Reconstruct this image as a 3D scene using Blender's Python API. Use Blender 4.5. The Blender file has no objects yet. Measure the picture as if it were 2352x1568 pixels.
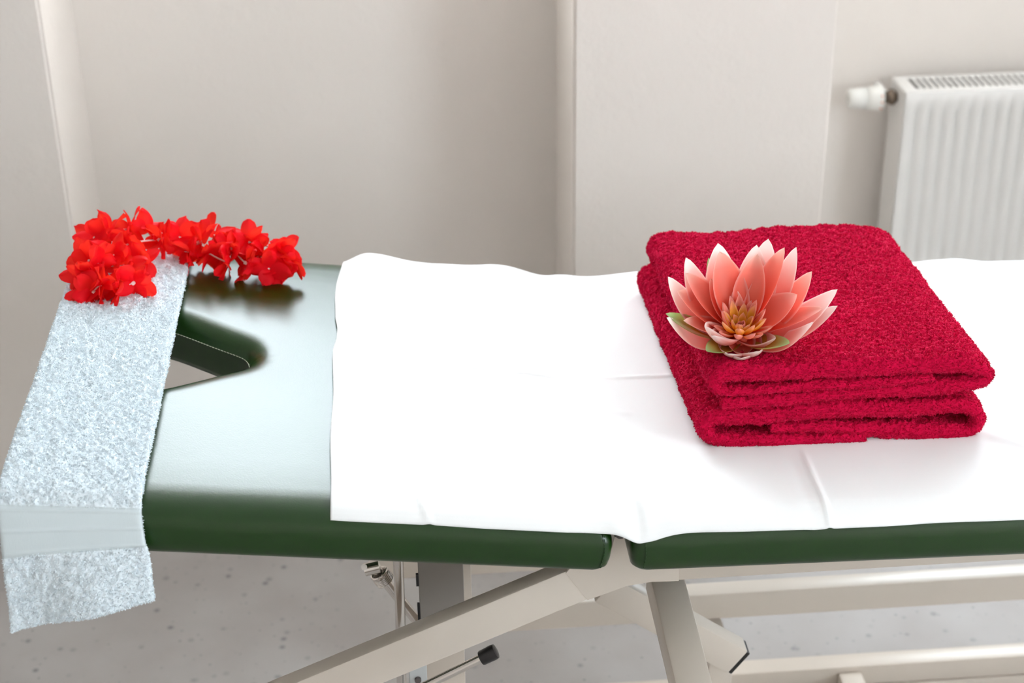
import bpy, bmesh, math, random
import numpy as np
from mathutils import Vector, Matrix
random.seed(7)
rng = np.random.default_rng(7)

# ------------------------------------------------------------------ camera
FPX = 3803.8
PITCH, YAW, ROLL = [math.radians(v) for v in (28.231, -4.350, -0.7965)]
CAM = np.array([-.2334, -1.4803, 1.0361])          # z = 0 is the top of the couch at its hinge
HEAD, BODY = math.radians(7.065), math.radians(-1.205)   # tilt of the two upholstered sections
FLOOR = -.80
def cam_axes():
    f = np.array([-math.sin(YAW)*math.cos(PITCH), math.cos(YAW)*math.cos(PITCH), -math.sin(PITCH)])
    r = np.array([math.cos(YAW), math.sin(YAW), 0]); u = np.cross(r, f)
    r2 = r*math.cos(ROLL)+u*math.sin(ROLL)
    return r2, np.cross(r2, f), f
AX, UP, FW = cam_axes()
scene = bpy.context.scene
cd = bpy.data.cameras.new('camera'); cam = bpy.data.objects.new('camera', cd)
scene.collection.objects.link(cam); scene.camera = cam
cd.sensor_width = 36; cd.lens = FPX/2352*36; cd.clip_start = .05
cam.matrix_world = Matrix(((AX[0], UP[0], -FW[0], CAM[0]), (AX[1], UP[1], -FW[1], CAM[1]), (AX[2], UP[2], -FW[2], CAM[2]), (0, 0, 0, 1)))
cd.dof.use_dof = True; cd.dof.focus_distance = 1.93; cd.dof.aperture_fstop = 5.0

# ------------------------------------------------------------------ light
w = bpy.data.worlds.new('daylight'); scene.world = w; w.use_nodes = True
bg = w.node_tree.nodes['Background']
bg.inputs[0].default_value = (.82, .92, 1, 1); bg.inputs[1].default_value = 14.5
vs = scene.view_settings
vs.view_transform = 'Standard'; vs.look = 'None'; vs.gamma = 1; vs.use_curve_mapping = False
vs.exposure = 0.26
# windows: (x0, x1, z0, z1) openings; the daylight comes through them
WIN_BACK = (-.74, .02, .53, 1.60)      # in the middle recess, y = 1.49
WIN_RAD = (.95, 1.95, .30, 1.50)        # above the radiator, y = 2.10
WIN_RIGHT = (-2.5, -1.10, .12, 1.5)      # in the right wall, x = 2.9 (given as y0, y1, z0, z1)
def portal(cx, cy, cz, sx, sz, facing):
    l = bpy.data.lights.new('window_daylight', 'AREA'); l.shape = 'RECTANGLE'; l.size = sx; l.size_y = sz
    l.cycles.is_portal = True
    o = bpy.data.objects.new('window_daylight', l); scene.collection.objects.link(o)
    o.location = (cx, cy, cz); o.rotation_euler = (math.radians(-90 if facing < 0 else 90), 0, 0)
    return o
for (x0, x1, z0, z1), y, fc in ((WIN_BACK, 1.62, -1), (WIN_RAD, 2.2, -1)):
    portal((x0+x1)/2, y, (z0+z1)/2, x1-x0, z1-z0, fc)
portal(3.0, (WIN_RIGHT[0]+WIN_RIGHT[1])/2, (WIN_RIGHT[2]+WIN_RIGHT[3])/2, WIN_RIGHT[1]-WIN_RIGHT[0], WIN_RIGHT[3]-WIN_RIGHT[2], -1).rotation_euler = (math.radians(90), 0, math.radians(-90))

# ------------------------------------------------------------------ helpers
C = scene.collection
def ray(px, py): return FW + AX*(px-1176)/FPX - UP*(py-784)/FPX
def aty(px, py, y):                     # the point of the upright plane y that shows at a pixel
    r = ray(px, py); return CAM + r*((y-CAM[1])/r[1])
def ath(px, py, z=0.):                  # the point z above the head section's top
    n = np.array([math.sin(HEAD), 0, math.cos(HEAD)]); r = ray(px, py)
    return CAM + r*(np.dot(n*z-CAM, n)/np.dot(r, n))
def atb(px, py, z=0.):
    n = np.array([-math.sin(BODY), 0, math.cos(BODY)]); r = ray(px, py)
    return CAM + r*(np.dot(n*z-CAM, n)/np.dot(r, n))
def thing(name, label, cat, loc=(0, 0, 0), group=None):
    o = bpy.data.objects.new(name, None); C.objects.link(o); o.location = loc; o.empty_display_size = .05
    o['label'] = label; o['category'] = cat
    if group: o['group'] = group
    return o
def tag(o, label, cat, group=None):
    o['label'] = label; o['category'] = cat
    if group: o['group'] = group
    return o
def mesh(name, V, Fc, mat, parent=None, smooth=True, uv=None):
    me = bpy.data.meshes.new(name); me.from_pydata([tuple(map(float, v)) for v in V], [], [tuple(map(int, f)) for f in Fc]); me.update()
    if uv is not None:
        ul = me.uv_layers.new(name='UVMap'); uva = np.asarray(uv, dtype=np.float32)
        li = np.zeros(len(me.loops), dtype=np.int32); me.loops.foreach_get('vertex_index', li)
        ul.data.foreach_set('uv', uva[li].ravel())
    me.polygons.foreach_set('use_smooth', [smooth]*len(me.polygons))
    o = bpy.data.objects.new(name, me); C.objects.link(o)
    if mat: me.materials.append(mat)
    if parent is not None:
        o.parent = parent; o.matrix_parent_inverse = Matrix.Identity(4)
        # geometry is given in world space; bring it into the parent's space
        M = world_of(parent).inverted(); me.transform(M)
    return o
def world_of(o):
    m = Matrix.LocRotScale(o.location, o.rotation_euler, o.scale)
    return world_of(o.parent) @ m if o.parent else m
def bm_obj(name, bm, mat, parent=None, smooth=False, bevel=0, seg=2):
    if bevel:
        bmesh.ops.remove_doubles(bm, verts=bm.verts, dist=1e-6)
        bmesh.ops.bevel(bm, geom=[e for e in bm.edges if len(e.link_faces) == 2 and e.calc_face_angle(0) > .5], offset=bevel, segments=seg, affect='EDGES', profile=.5)
    bmesh.ops.recalc_face_normals(bm, faces=bm.faces)
    me = bpy.data.meshes.new(name); bm.to_mesh(me); bm.free()
    for p in me.polygons: p.use_smooth = smooth
    if smooth: me.set_sharp_from_angle(angle=math.radians(40))
    o = bpy.data.objects.new(name, me); C.objects.link(o); me.materials.append(mat)
    if parent is not None:
        o.parent = parent; me.transform(world_of(parent).inverted())
    return o
def add_box(bm, x0, x1, y0, y1, z0, z1):
    vs_ = [bm.verts.new((x, y, z)) for x in (x0, x1) for y in (y0, y1) for z in (z0, z1)]
    for f in ((0, 1, 3, 2), (4, 6, 7, 5), (0, 4, 5, 1), (2, 3, 7, 6), (0, 2, 6, 4), (1, 5, 7, 3)):
        bm.faces.new([vs_[i] for i in f])
def add_bar(bm, a, b, wd, ht, up=(0, 0, 1)):        # rectangular tube from a to b
    a, b = Vector(a), Vector(b); d = (b-a).normalized(); s = d.cross(Vector(up)).normalized(); u = s.cross(d)
    vs_ = [bm.verts.new(p + s*i*wd/2 + u*j*ht/2) for p in (a, b) for i in (-1, 1) for j in (-1, 1)]
    for f in ((0, 1, 3, 2), (4, 6, 7, 5), (0, 4, 5, 1), (2, 3, 7, 6), (0, 2, 6, 4), (1, 5, 7, 3)):
        bm.faces.new([vs_[i] for i in f])
def add_tube(bm, pts, r, n=16, caps=True):
    pts = [Vector(p) for p in pts]; rs = r if isinstance(r, (list, tuple)) else [r]*len(pts)
    rings = []; prev = None
    for i, p in enumerate(pts):
        d = (pts[min(i+1, len(pts)-1)]-pts[max(i-1, 0)]).normalized()
        if prev is None: s = d.cross(Vector((0, 0, 1)) if abs(d.z) < .9 else Vector((1, 0, 0))).normalized()
        else: s = (prev - d*prev.dot(d)).normalized()
        prev = s; u = d.cross(s)
        rings.append([bm.verts.new(p+(s*math.cos(t)+u*math.sin(t))*rs[i]) for t in [2*math.pi*k/n for k in range(n)]])
    for a, b in zip(rings, rings[1:]):
        for k in range(n): bm.faces.new((a[k], a[(k+1) % n], b[(k+1) % n], b[k]))
    if caps:
        bm.faces.new(rings[0][::-1]); bm.faces.new(rings[-1])
def add_prism(bm, poly, y0, y1):                    # polygon of (x, z), extruded along y
    a = [bm.verts.new((x, y0, z)) for x, z in poly]; b = [bm.verts.new((x, y1, z)) for x, z in poly]
    bm.faces.new(a); bm.faces.new(b[::-1]); n = len(poly)
    for i in range(n): bm.faces.new((a[i], b[i], b[(i+1) % n], a[(i+1) % n]))
def vnoise(x, y, seed=0):                           # smooth lattice noise, -1..1
    r = np.random.default_rng(seed); T = r.random((256, 256))*2-1
    xi = np.floor(x).astype(int); yi = np.floor(y).astype(int); fx = x-xi; fy = y-yi
    fx = fx*fx*(3-2*fx); fy = fy*fy*(3-2*fy)
    g = lambda a, b: T[a % 256, b % 256]
    return (g(xi, yi)*(1-fx)+g(xi+1, yi)*fx)*(1-fy)+(g(xi, yi+1)*(1-fx)+g(xi+1, yi+1)*fx)*fy
def sstep(a, b, x):
    t = np.clip((x-a)/(b-a), 0, 1); return t*t*(3-2*t)
def catmull(P, n):                                  # smooth resample of a point list
    P = np.asarray(P, float); out = []
    Q = np.vstack([2*P[0]-P[1], P, 2*P[-1]-P[-2]])
    for i in range(1, len(Q)-2):
        p0, p1, p2, p3 = Q[i-1:i+3]
        for t in np.linspace(0, 1, n, endpoint=False):
            out.append(.5*((2*p1)+(-p0+p2)*t+(2*p0-5*p1+4*p2-p3)*t*t+(-p0+3*p1-3*p2+p3)*t**3))
    out.append(Q[-2]); out = np.array(out)
    return out
def even(P, n):                                     # resample by arc length (first 2-3 coords)
    d = np.r_[0, np.cumsum(np.linalg.norm(np.diff(P[:, :2], axis=0), axis=1))]
    t = np.linspace(0, d[-1], n)
    return np.stack([np.interp(t, d, P[:, k]) for k in range(P.shape[1])], 1)
def fast_mesh(name, V, quads, tris, mat, smooth_quads=True):
    me = bpy.data.meshes.new(name); V = np.asarray(V, np.float32); quads = np.asarray(quads, np.int32); tris = np.asarray(tris, np.int32)
    me.vertices.add(len(V)); me.vertices.foreach_set('co', V.ravel())
    lp = np.concatenate([quads.ravel(), tris.ravel()]); me.loops.add(len(lp)); me.loops.foreach_set('vertex_index', lp)
    st = np.concatenate([np.arange(len(quads))*4, len(quads)*4+np.arange(len(tris))*3]).astype(np.int32)
    me.polygons.add(len(st)); me.polygons.foreach_set('loop_start', st); me.polygons.foreach_set('loop_total', np.r_[np.full(len(quads), 4), np.full(len(tris), 3)].astype(np.int32))
    me.polygons.foreach_set('use_smooth', np.r_[np.full(len(quads), True), np.full(len(tris), False)])
    me.update(calc_edges=True); me.validate(); me.materials.append(mat)
    o = bpy.data.objects.new(name, me); C.objects.link(o); return o
def terry_pile(Pt, Nr, length, width, lean, seed):       # short loops of terry pile: base points, outward normals -> verts, tris
    r = np.random.default_rng(seed); n = len(Pt)
    d = Nr + r.normal(0, .55, (n, 3)) + np.asarray(lean); d /= np.linalg.norm(d, axis=1)[:, None]
    s = np.cross(d, r.normal(0, 1, (n, 3))); s /= np.linalg.norm(s, axis=1)[:, None]
    L = length*r.uniform(.6, 1.25, n)[:, None]; w_ = width*r.uniform(.7, 1.3, n)[:, None]
    b = Pt - Nr*.0006
    m = b+d*L*.6; t = b + d*L + (Nr*-.25+s*.3)*L*.5
    V = np.stack([b-s*w_*.5, b+s*w_*.5, m+s*w_*.55, t, m-s*w_*.55], 1).reshape(-1, 3)
    k = np.arange(n)[:, None]*5
    T_ = np.concatenate([k+[0, 1, 2], k+[0, 2, 4], k+[4, 2, 3]]); return V, T_
def scatter(Pq, seed, density, keep=None):         # random points + normals on quads given as (n,4,3)
    r = np.random.default_rng(seed); e1 = Pq[:, 1]-Pq[:, 0]; e2 = Pq[:, 3]-Pq[:, 0]; cr = np.cross(e1, e2); ar = np.linalg.norm(cr, axis=1)
    if keep is not None: ar = ar*keep
    n = int(ar.sum()*density); i = r.choice(len(Pq), n, p=ar/ar.sum()); u, v = r.random((2, n, 1))
    P = Pq[i, 0]*(1-u)*(1-v)+Pq[i, 1]*u*(1-v)+Pq[i, 2]*u*v+Pq[i, 3]*(1-u)*v
    return P, cr[i]/np.linalg.norm(cr[i], axis=1)[:, None]
def grid_faces(nu, nv, wrap_u=False, off=0):
    F = []; mu = nu if wrap_u else nu-1
    for j in range(nv-1):
        for i in range(mu):
            a = off+j*nu+i; b = off+j*nu+(i+1) % nu
            F.append((a, b, b+nu, a+nu))
    return F

# ------------------------------------------------------------------ materials
def mat(name, col, rough=.5, spec=.5, metal=0, **kw):
    m = bpy.data.materials.new(name); m.use_nodes = True; b = m.node_tree.nodes['Principled BSDF']
    b.inputs['Base Color'].default_value = (*col, 1); b.inputs['Roughness'].default_value = rough
    b.inputs['Metallic'].default_value = metal; b.inputs['Specular IOR Level'].default_value = spec
    for k, v in kw.items(): b.inputs[k.replace('_', ' ')].default_value = v
    return m
def nodes(m): return m.node_tree.nodes, m.node_tree.links, m.node_tree.nodes['Principled BSDF']
def bump(m, scale, strength, dist, kind='noise', detail=4, coord='Object', stretch=None):
    N, L, b = nodes(m); tc = N.new('ShaderNodeTexCoord'); src = tc.outputs[coord]
    if stretch:
        mp = N.new('ShaderNodeMapping'); mp.inputs['Scale'].default_value = stretch; L.new(src, mp.inputs[0]); src = mp.outputs[0]
    if kind == 'noise':
        t = N.new('ShaderNodeTexNoise'); t.inputs['Scale'].default_value = scale; t.inputs['Detail'].default_value = detail; out = t.outputs[0]
    else:
        t = N.new('ShaderNodeTexVoronoi'); t.inputs['Scale'].default_value = scale; out = t.outputs['Distance']
        if kind == 'crackle': t.feature = 'DISTANCE_TO_EDGE'
    L.new(src, t.inputs['Vector'])
    bp = N.new('ShaderNodeBump'); bp.inputs['Strength'].default_value = strength; bp.inputs['Distance'].default_value = dist
    L.new(out, bp.inputs['Height'])
    if b.inputs['Normal'].is_linked: L.new(b.inputs['Normal'].links[0].from_socket, bp.inputs['Normal'])
    L.new(bp.outputs[0], b.inputs['Normal']); return t
def mottle(m, c1, c2, scale, lo=.4, hi=.6, detail=3, coord='Object'):
    N, L, b = nodes(m); tc = N.new('ShaderNodeTexCoord'); t = N.new('ShaderNodeTexNoise'); t.inputs['Scale'].default_value = scale; t.inputs['Detail'].default_value = detail
    r = N.new('ShaderNodeValToRGB'); r.color_ramp.elements[0].position = lo; r.color_ramp.elements[1].position = hi
    r.color_ramp.elements[0].color = (*c1, 1); r.color_ramp.elements[1].color = (*c2, 1)
    L.new(tc.outputs[coord], t.inputs['Vector']); L.new(t.outputs[0], r.inputs[0]); L.new(r.outputs[0], b.inputs['Base Color']); return r
M_WALL = mat('plaster', (.84, .775, .72), .9, .2)
bump(M_WALL, 55, .35, .003); bump(M_WALL, 14, .3, .004)
M_CEIL = mat('ceiling_paint', (.85, .83, .80), .95, .2)
M_FLOOR = mat('speckled_floor', (.5, .5, .5), .55, .4)
def floor_nodes():
    N, L, b = nodes(M_FLOOR)
    r = mottle(M_FLOOR, (.41, .375, .355), (.49, .465, .45), 5, .3, .7, 5)
    tc = N.new('ShaderNodeTexCoord')
    prev = r.outputs[0]
    for sc, th, col in ((26, .125, (.20, .19, .19)), (48, .11, (.26, .25, .25)), (14, .08, (.23, .215, .21))):
        v = N.new('ShaderNodeTexVoronoi'); v.inputs['Scale'].default_value = sc; v.inputs['Randomness'].default_value = 1
        rr = N.new('ShaderNodeValToRGB'); rr.color_ramp.elements[0].position = th*.4; rr.color_ramp.elements[1].position = th*1.6
        rr.color_ramp.elements[0].color = (1, 1, 1, 1); rr.color_ramp.elements[1].color = (0, 0, 0, 1)
        mp = N.new('ShaderNodeMapping'); mp.inputs['Location'].default_value = (sc, sc*.3, 0); L.new(tc.outputs['Object'], mp.inputs[0])
        L.new(mp.outputs[0], v.inputs['Vector']); L.new(v.outputs['Distance'], rr.inputs[0])
        nz = N.new('ShaderNodeTexWhiteNoise'); L.new(v.outputs['Color'], nz.inputs[0])
        ml = N.new('ShaderNodeMath'); ml.operation = 'MULTIPLY'; L.new(rr.outputs[0], ml.inputs[0]); L.new(nz.outputs[0], ml.inputs[1])
        mx = N.new('ShaderNodeMixRGB'); mx.inputs[2].default_value = (*col, 1); L.new(ml.outputs[0], mx.inputs[0]); L.new(prev, mx.inputs[1]); prev = mx.outputs[0]
    L.new(prev, b.inputs['Base Color'])
floor_nodes()
M_LEATHER = mat('green_leatherette', (.006, .034, .001), .30, .52)
bump(M_LEATHER, 520, .16, .0005, 'noise', 2); bump(M_LEATHER, 60, .08, .0010)
M_STITCH = mat('pale_thread', (.62, .66, .50), .8)
M_DARKSTITCH = mat('green_thread', (.02, .05, .015), .8)
M_SHEET = mat('white_cotton', (.93, .925, .92), .85, .2)
bump(M_SHEET, 900, .08, .0004)
M_BLUE = mat('pale_blue_terry', (.84, .91, .95), .95, .1)

M_BAND = mat('woven_border', (.66, .73, .75), .8, .2); bump(M_BAND, 900, .3, .0005, stretch=(1, .2, .2))
M_RED = mat('crimson_terry', (.58, .002, .045), .95, .1, Sheen_Weight=.5, Sheen_Roughness=.4)
nodes(M_RED)[2].inputs['Sheen Tint'].default_value = (1, .12, .28, 1)

M_PAINT = mat('cream_steel_paint', (.66, .58, .50), .32, .5)
M_CHROME = mat('chrome', (.72, .68, .64), .18, .5, 1)
M_STEEL = mat('grey_plate', (.60, .62, .62), .45, .5, .3)
M_BLACK = mat('black_plastic', (.012, .010, .010), .3)
M_BROWN = mat('dark_hinge_steel', (.10, .08, .075), .5)
M_RAD = mat('radiator_enamel', (.80, .775, .745), .3, .5)
M_KNOB = mat('valve_plastic', (.86, .84, .79), .4)
M_BRASS = mat('dull_nickel', (.22, .17, .13), .4, .5, .8)
M_DARKIN = mat('radiator_inside', (.16, .15, .14), .8)
M_RUST = mat('orange_marks', (.75, .30, .18), .6)

# ------------------------------------------------------------------ room
def struct(o): o['kind'] = 'structure'; return o
X0, X1, Y0, Z1 = -2.6, 2.9, -3.2, 1.75
bm = bmesh.new(); add_box(bm, X0-.15, X1+.15, Y0-.15, 2.4, FLOOR-.1, FLOOR); struct(bm_obj('floor', bm, M_FLOOR))
bm = bmesh.new(); add_box(bm, X0-.15, X1+.15, Y0-.15, 2.4, Z1, Z1+.1); struct(bm_obj('ceiling', bm, M_CEIL))
def wall_with_hole(bm, x0, x1, y0, y1, win=None):
    if not win: add_box(bm, x0, x1, y0, y1, FLOOR, Z1); return
    a, b, c, d = win
    add_box(bm, x0, a, y0, y1, FLOOR, Z1); add_box(bm, b, x1, y0, y1, FLOOR, Z1)
    add_box(bm, a, b, y0, y1, FLOOR, c); add_box(bm, a, b, y0, y1, d, Z1)
def pillar(name, x0, x1, y0, y1):
    bm = bmesh.new(); add_box(bm, x0, x1, y0, y1, FLOOR, Z1)
    bmesh.ops.bevel(bm, geom=[e for e in bm.edges if abs((e.verts[0].co-e.verts[1].co).z) > 1 and e.verts[0].co.y < y0+.01], offset=.006, segments=3, affect='EDGES')
    return struct(bm_obj(name, bm, M_WALL, smooth=True))
pillar('wall_back_left_pillar', X0, -.795, 1.22, 1.66)
pillar('wall_back_middle_pillar', .083, .540, 1.22, 2.26)
bm = bmesh.new(); wall_with_hole(bm, -.795, .083, 1.49, 1.66, WIN_BACK); struct(bm_obj('wall_back_recess', bm, M_WALL))
bm = bmesh.new(); wall_with_hole(bm, .54, X1, 2.08, 2.26, WIN_RAD); struct(bm_obj('wall_back_radiator', bm, M_WALL))
bm = bmesh.new(); wall_with_hole(bm, X0, X1, Y0-.15, Y0); struct(bm_obj('wall_front', bm, M_WALL))
bm = bmesh.new(); add_box(bm, X0-.15, X0, Y0-.15, 1.66, FLOOR, Z1); struct(bm_obj('wall_left', bm, M_WALL))
bm = bmesh.new(); a, b, c, d = WIN_RIGHT
add_box(bm, X1, X1+.15, Y0-.15, a, FLOOR, Z1); add_box(bm, X1, X1+.15, b, 2.26, FLOOR, Z1); add_box(bm, X1, X1+.15, a, b, FLOOR, c); add_box(bm, X1, X1+.15, a, b, d, Z1); struct(bm_obj('wall_right', bm, M_WALL))
M_FRAME = mat('white_window_frame', (.85, .85, .84), .4)
for i, ((x0, x1, z0, z1), y) in enumerate(((WIN_BACK, 1.56), (WIN_RAD, 2.16))):
    bm = bmesh.new(); t = .045
    add_box(bm, x0, x1, y, y+.05, z0, z0+t); add_box(bm, x0, x1, y, y+.05, z1-t, z1)
    add_box(bm, x0, x0+t, y, y+.05, z0+t, z1-t); add_box(bm, x1-t, x1, y, y+.05, z0+t, z1-t)
    if x1-x0 > 1: add_box(bm, (x0+x1)/2-t/2, (x0+x1)/2+t/2, y, y+.05, z0+t, z1-t)
    struct(bm_obj('window_%d' % (i+1), bm, M_FRAME))

bm = bmesh.new(); t = .045; y0, y1, z0, z1 = WIN_RIGHT
for q in ((y0, y1, z0, z0+t), (y0, y1, z1-t, z1), (y0, y0+t, z0+t, z1-t), (y1-t, y1, z0+t, z1-t), ((y0+y1)/2-t/2, (y0+y1)/2+t/2, z0+t, z1-t)): add_box(bm, X1+.05, X1+.10, *q)
struct(bm_obj('window_3', bm, M_FRAME))

# ------------------------------------------------------------------ radiator
rad = thing('radiator', 'off-white ribbed panel radiator on the wall behind the right end of the couch', 'radiator', (1.3, 1.95, -.72))
rx0, rx1, ry0, ry1, rz0, rz1 = .908, 2.05, 1.92, 2.03, -.72, -.222
def rad_front():
    pitch = .0305; xs = []; prof = []
    x = rx0+.012; xs.append((rx0, 0)); xs.append((rx0+.010, 0)); 
    k = 0
    while x < rx1-.04:
        for t, d in ((.0, 0), (.30, 0), (.42, .007), (.52, .0115), (.66, .0115), (.80, .006)):
            xs.append((x+t*pitch, d))
        x += pitch
    xs += [(x, 0), (rx1, 0)]
    zs = [(rz0, 0), (rz0+.02, 0), (rz0+.045, 1), (rz1-.052, 1), (rz1-.030, 0), (rz1-.004, 0), (rz1, 0)]
    V = []; 
    for z, a in zs:
        for xx, d in xs: V.append((xx, ry0 + d*a + (.003 if z == rz1 else 0), z))
    return mesh('front_panel', V, grid_faces(len(xs), len(zs)), M_RAD, rad)
rad_front()
bm = bmesh.new(); add_box(bm, rx0+.01, rx1-.01, ry0+.013, ry0+.02, rz0+.01, rz1-.012); bm_obj('front_water_panel', bm, M_RAD, rad)
bm = bmesh.new(); add_box(bm, rx0, rx1, ry1-.008, ry1, rz0, rz1-.004); bm_obj('rear_panel', bm, M_RAD, rad)
for xa, xb in ((rx0-.002, rx0+.004), (rx1-.004, rx1+.002)):
    bm = bmesh.new(); add_box(bm, xa, xb, ry0+.006, ry1-.001, rz0+.02, rz1-.002); bm_obj('side_panel', bm, M_RAD, rad, bevel=.001)
bm = bmesh.new()      # top cover: frame with a slotted grille
add_box(bm, rx0, rx1, ry0+.001, ry0+.024, rz1-.004, rz1); add_box(bm, rx0, rx1, ry1-.016, ry1, rz1-.004, rz1)
add_box(bm, rx0, rx0+.028, ry0+.024, ry1-.016, rz1-.004, rz1); add_box(bm, rx1-.028, rx1, ry0+.024, ry1-.016, rz1-.004, rz1)
x = rx0+.038
while x < rx1-.035:
    add_box(bm, x, x+.0075, ry0+.024, ry1-.016, rz1-.004, rz1-.0005); x += .0150
bm_obj('top_grille', bm, M_RAD, rad)
bm = bmesh.new(); add_box(bm, rx0+.01, rx1-.01, ry0+.022, ry1-.01, rz1-.05, rz1-.03); bm_obj('convector_fins', bm, M_DARKIN, rad)
# thermostat valve at the upper left, part of the radiator
vy, vz = 1.985, -.254
def lathe_x(name, prof, m, parent, n=40, ribs=0, bend=0.):
    V = []; 
    for x, r in prof:
        for k in range(n):
            t = 2*math.pi*k/n; rr = r*(1-(.05 if ribs and k % 2 and r > .012 else 0))
            V.append((x, vy+rr*math.cos(t), vz+rr*math.sin(t)))
    F = grid_faces(n, len(prof), True); F.append(tuple(range(n))); F.append(tuple(range((len(prof)-1)*n, len(prof)*n))[::-1])
    o = mesh(name, V, F, m, parent); return o
valve = lathe_x('valve_body', [(.872, .0), (.872, .013), (.888, .014), (.890, .018), (.899, .018), (.900, .012), (.912, .012)], M_BRASS, rad)
lathe_x('thermostat_collar', [(.835, .020), (.837, .0255), (.866, .0285), (.872, .028), (.874, .022)], M_KNOB, valve)
lathe_x('thermostat_knob', [(.795, .005), (.795, .019), (.798, .0225), (.834, .0245), (.836, .020)], M_KNOB, valve, ribs=1, n=56)
for a in (-.9, -.35, .35): # small orange scale numbers' marks on the collar
    bm = bmesh.new(); t0 = math.radians(200)+a*.9
    p = Vector((.866, vy+.0288*math.cos(t0), vz+.0288*math.sin(t0)))
    add_box(bm, p.x-.002, p.x+.002, p.y-.0012, p.y+.0012, p.z-.0022, p.z+.0022); bm_obj('scale_mark', bm, M_RUST, valve)
bm = bmesh.new(); add_tube(bm, [(.888, vy, vz), (.888, vy+.03, vz), (.888, 2.079, vz)], .008, 12); bm_obj('supply_pipe', bm, M_RAD, rad, smooth=True)
for xx in (1.05, 1.9):
    bm = bmesh.new(); add_box(bm, xx, xx+.03, ry1, 2.08, rz0+.08, rz1-.06); bm_obj('wall_bracket', bm, M_RAD, rad)

# ------------------------------------------------------------------ massage couch
couch = thing('massage_table', 'green leatherette massage couch with face hole on a cream steel frame', 'massage table', (0.1, .325, FLOOR))
Wd, T = .65, .064
PROF = [(.050, 0), (.036, -.0006), (.026, -.0022), (.017, -.0052), (.010, -.0092), (.0045, -.0145), (.0014, -.021), (0, -.029), (0, -.044), (.0015, -.054), (.006, -.060), (.013, -T), (.030, -T)]
def rot_local(V, ang):      # section-local -> world; ang > 0 lifts the negative-x side
    V = np.asarray(V, float); c, s = math.cos(ang), math.sin(ang)
    return np.stack([V[:, 0]*c+V[:, 2]*s, V[:, 1], -V[:, 0]*s+V[:, 2]*c], 1)
def rect_ray(cx, cy, th, x0, x1, y0, y1, r):
    dx, dy = math.cos(th), math.sin(th)
    def sd(x, y):
        qx = abs(x-(x0+x1)/2)-((x1-x0)/2-r); qy = abs(y-(y0+y1)/2)-((y1-y0)/2-r)
        return math.hypot(max(qx, 0), max(qy, 0))+min(max(qx, qy), 0)-r
    lo, hi = 0, 3
    for _ in range(40):
        m = (lo+hi)/2
        if sd(cx+dx*m, cy+dy*m) < 0: lo = m
        else: hi = m
    return cx+dx*lo, cy+dy*lo
def make_pad(name, x0, x1, ang, hole=None):
    cx, cy = (-.53, .352) if hole is not None else ((x0+x1)/2, Wd/2)
    N = 480
    # angles: dense where the outline corners are
    ths = np.linspace(0, 2*math.pi, N, endpoint=False)
    cor = [math.atan2(y-cy, x-cx) % (2*math.pi) for x in (x0, x1) for y in (0, Wd)]
    extra = [c+d for c in cor for d in np.linspace(-.06, .06, 25)]
    ths = np.unique(np.round(np.concatenate([ths, np.array(extra) % (2*math.pi)]), 5)); N = len(ths)
    rings = []
    def outer(inset, z, r=.014):
        return [(*rect_ray(cx, cy, t, x0+inset, x1-inset, inset, Wd-inset, max(r, .004)), z) for t in ths]
    for ins, z in PROF[::-1]:
        rings.append(outer(ins, z, .014 if ins < .02 else .02))
    if hole is None:
        rings.append(outer(.12, .0004)); 
        V = [v for r in rings for v in r]; F = grid_faces(N, len(rings), True)
        F.append(tuple(range((len(rings)-1)*N, len(rings)*N))); F.append(tuple(range(N))[::-1])
    else:
        H = np.asarray(hole)
        # radial function of the hole outline
        ha = np.unwrap(np.arctan2(H[:, 1]-cy, H[:, 0]-cx)); hr = np.hypot(H[:, 0]-cx, H[:, 1]-cy)
        aa = np.r_[ha-2*math.pi, ha, ha+2*math.pi]; rr = np.r_[hr, hr, hr]; o = np.argsort(aa)
        R = np.interp(ths, aa[o], rr[o])
        pts = np.stack([cx+R*np.cos(ths), cy+R*np.sin(ths)], 1)
        at = np.linspace(0, 2*math.pi, 721)[:-1]; Ru = np.interp(at, aa[o], rr[o]); pu = np.stack([cx+Ru*np.cos(at), cy+Ru*np.sin(at)], 1)
        tu = np.roll(pu, -7, 0)-np.roll(pu, 7, 0); tu /= np.linalg.norm(tu, axis=1)[:, None]
        tg = np.stack([np.interp(ths, np.r_[at, 2*math.pi], np.r_[tu[:, k], tu[0, k]]) for k in (0, 1)], 1); nn = np.stack([tg[:, 1], -tg[:, 0]], 1); nn /= np.linalg.norm(nn, axis=1)[:, None]
        def inner(off, z): return [(p[0]+q[0]*off, p[1]+q[1]*off, z) for p, q in zip(pts, nn)]
        prof_in = [(.036, 0), (.030, -.0003), (.022, -.0016), (.015, -.0042), (.009, -.0082), (.004, -.0138), (.001, -.0205), (-.0002, -.0215), (0, -.0225), (0.0005, -.04), (.001, -.056), (.004, -T)]
        a = np.array(rings[-1]); b = np.array(inner(*prof_in[0]))
        for t in (.25, .5, .75):
            rings.append([tuple(v) for v in a*(1-t)+b*t])
        for off, z in prof_in: rings.append(inner(off, z))
        V = [v for r in rings for v in r]; F = grid_faces(N, len(rings), True)
        L = (len(rings)-1)*N
        for k in range(N): F.append((L+k, L+(k+1) % N, (k+1) % N, k))
    o = mesh(name, rot_local(V, ang), F, M_LEATHER, couch)
    return o
hs = [(-.424, 0), (-.4265, .011), (-.436, .024), (-.468, .0445), (-.522, .079), (-.550, .088), (-.572, .086), (-.588, .070), (-.597, .042), (-.600, 0)]
hs = [(x, .352+y) for x, y in hs] + [(x, .352-y) for x, y in hs[-2:0:-1]]
hole = catmull(hs+[hs[0]], 16)[:-1]
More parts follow.
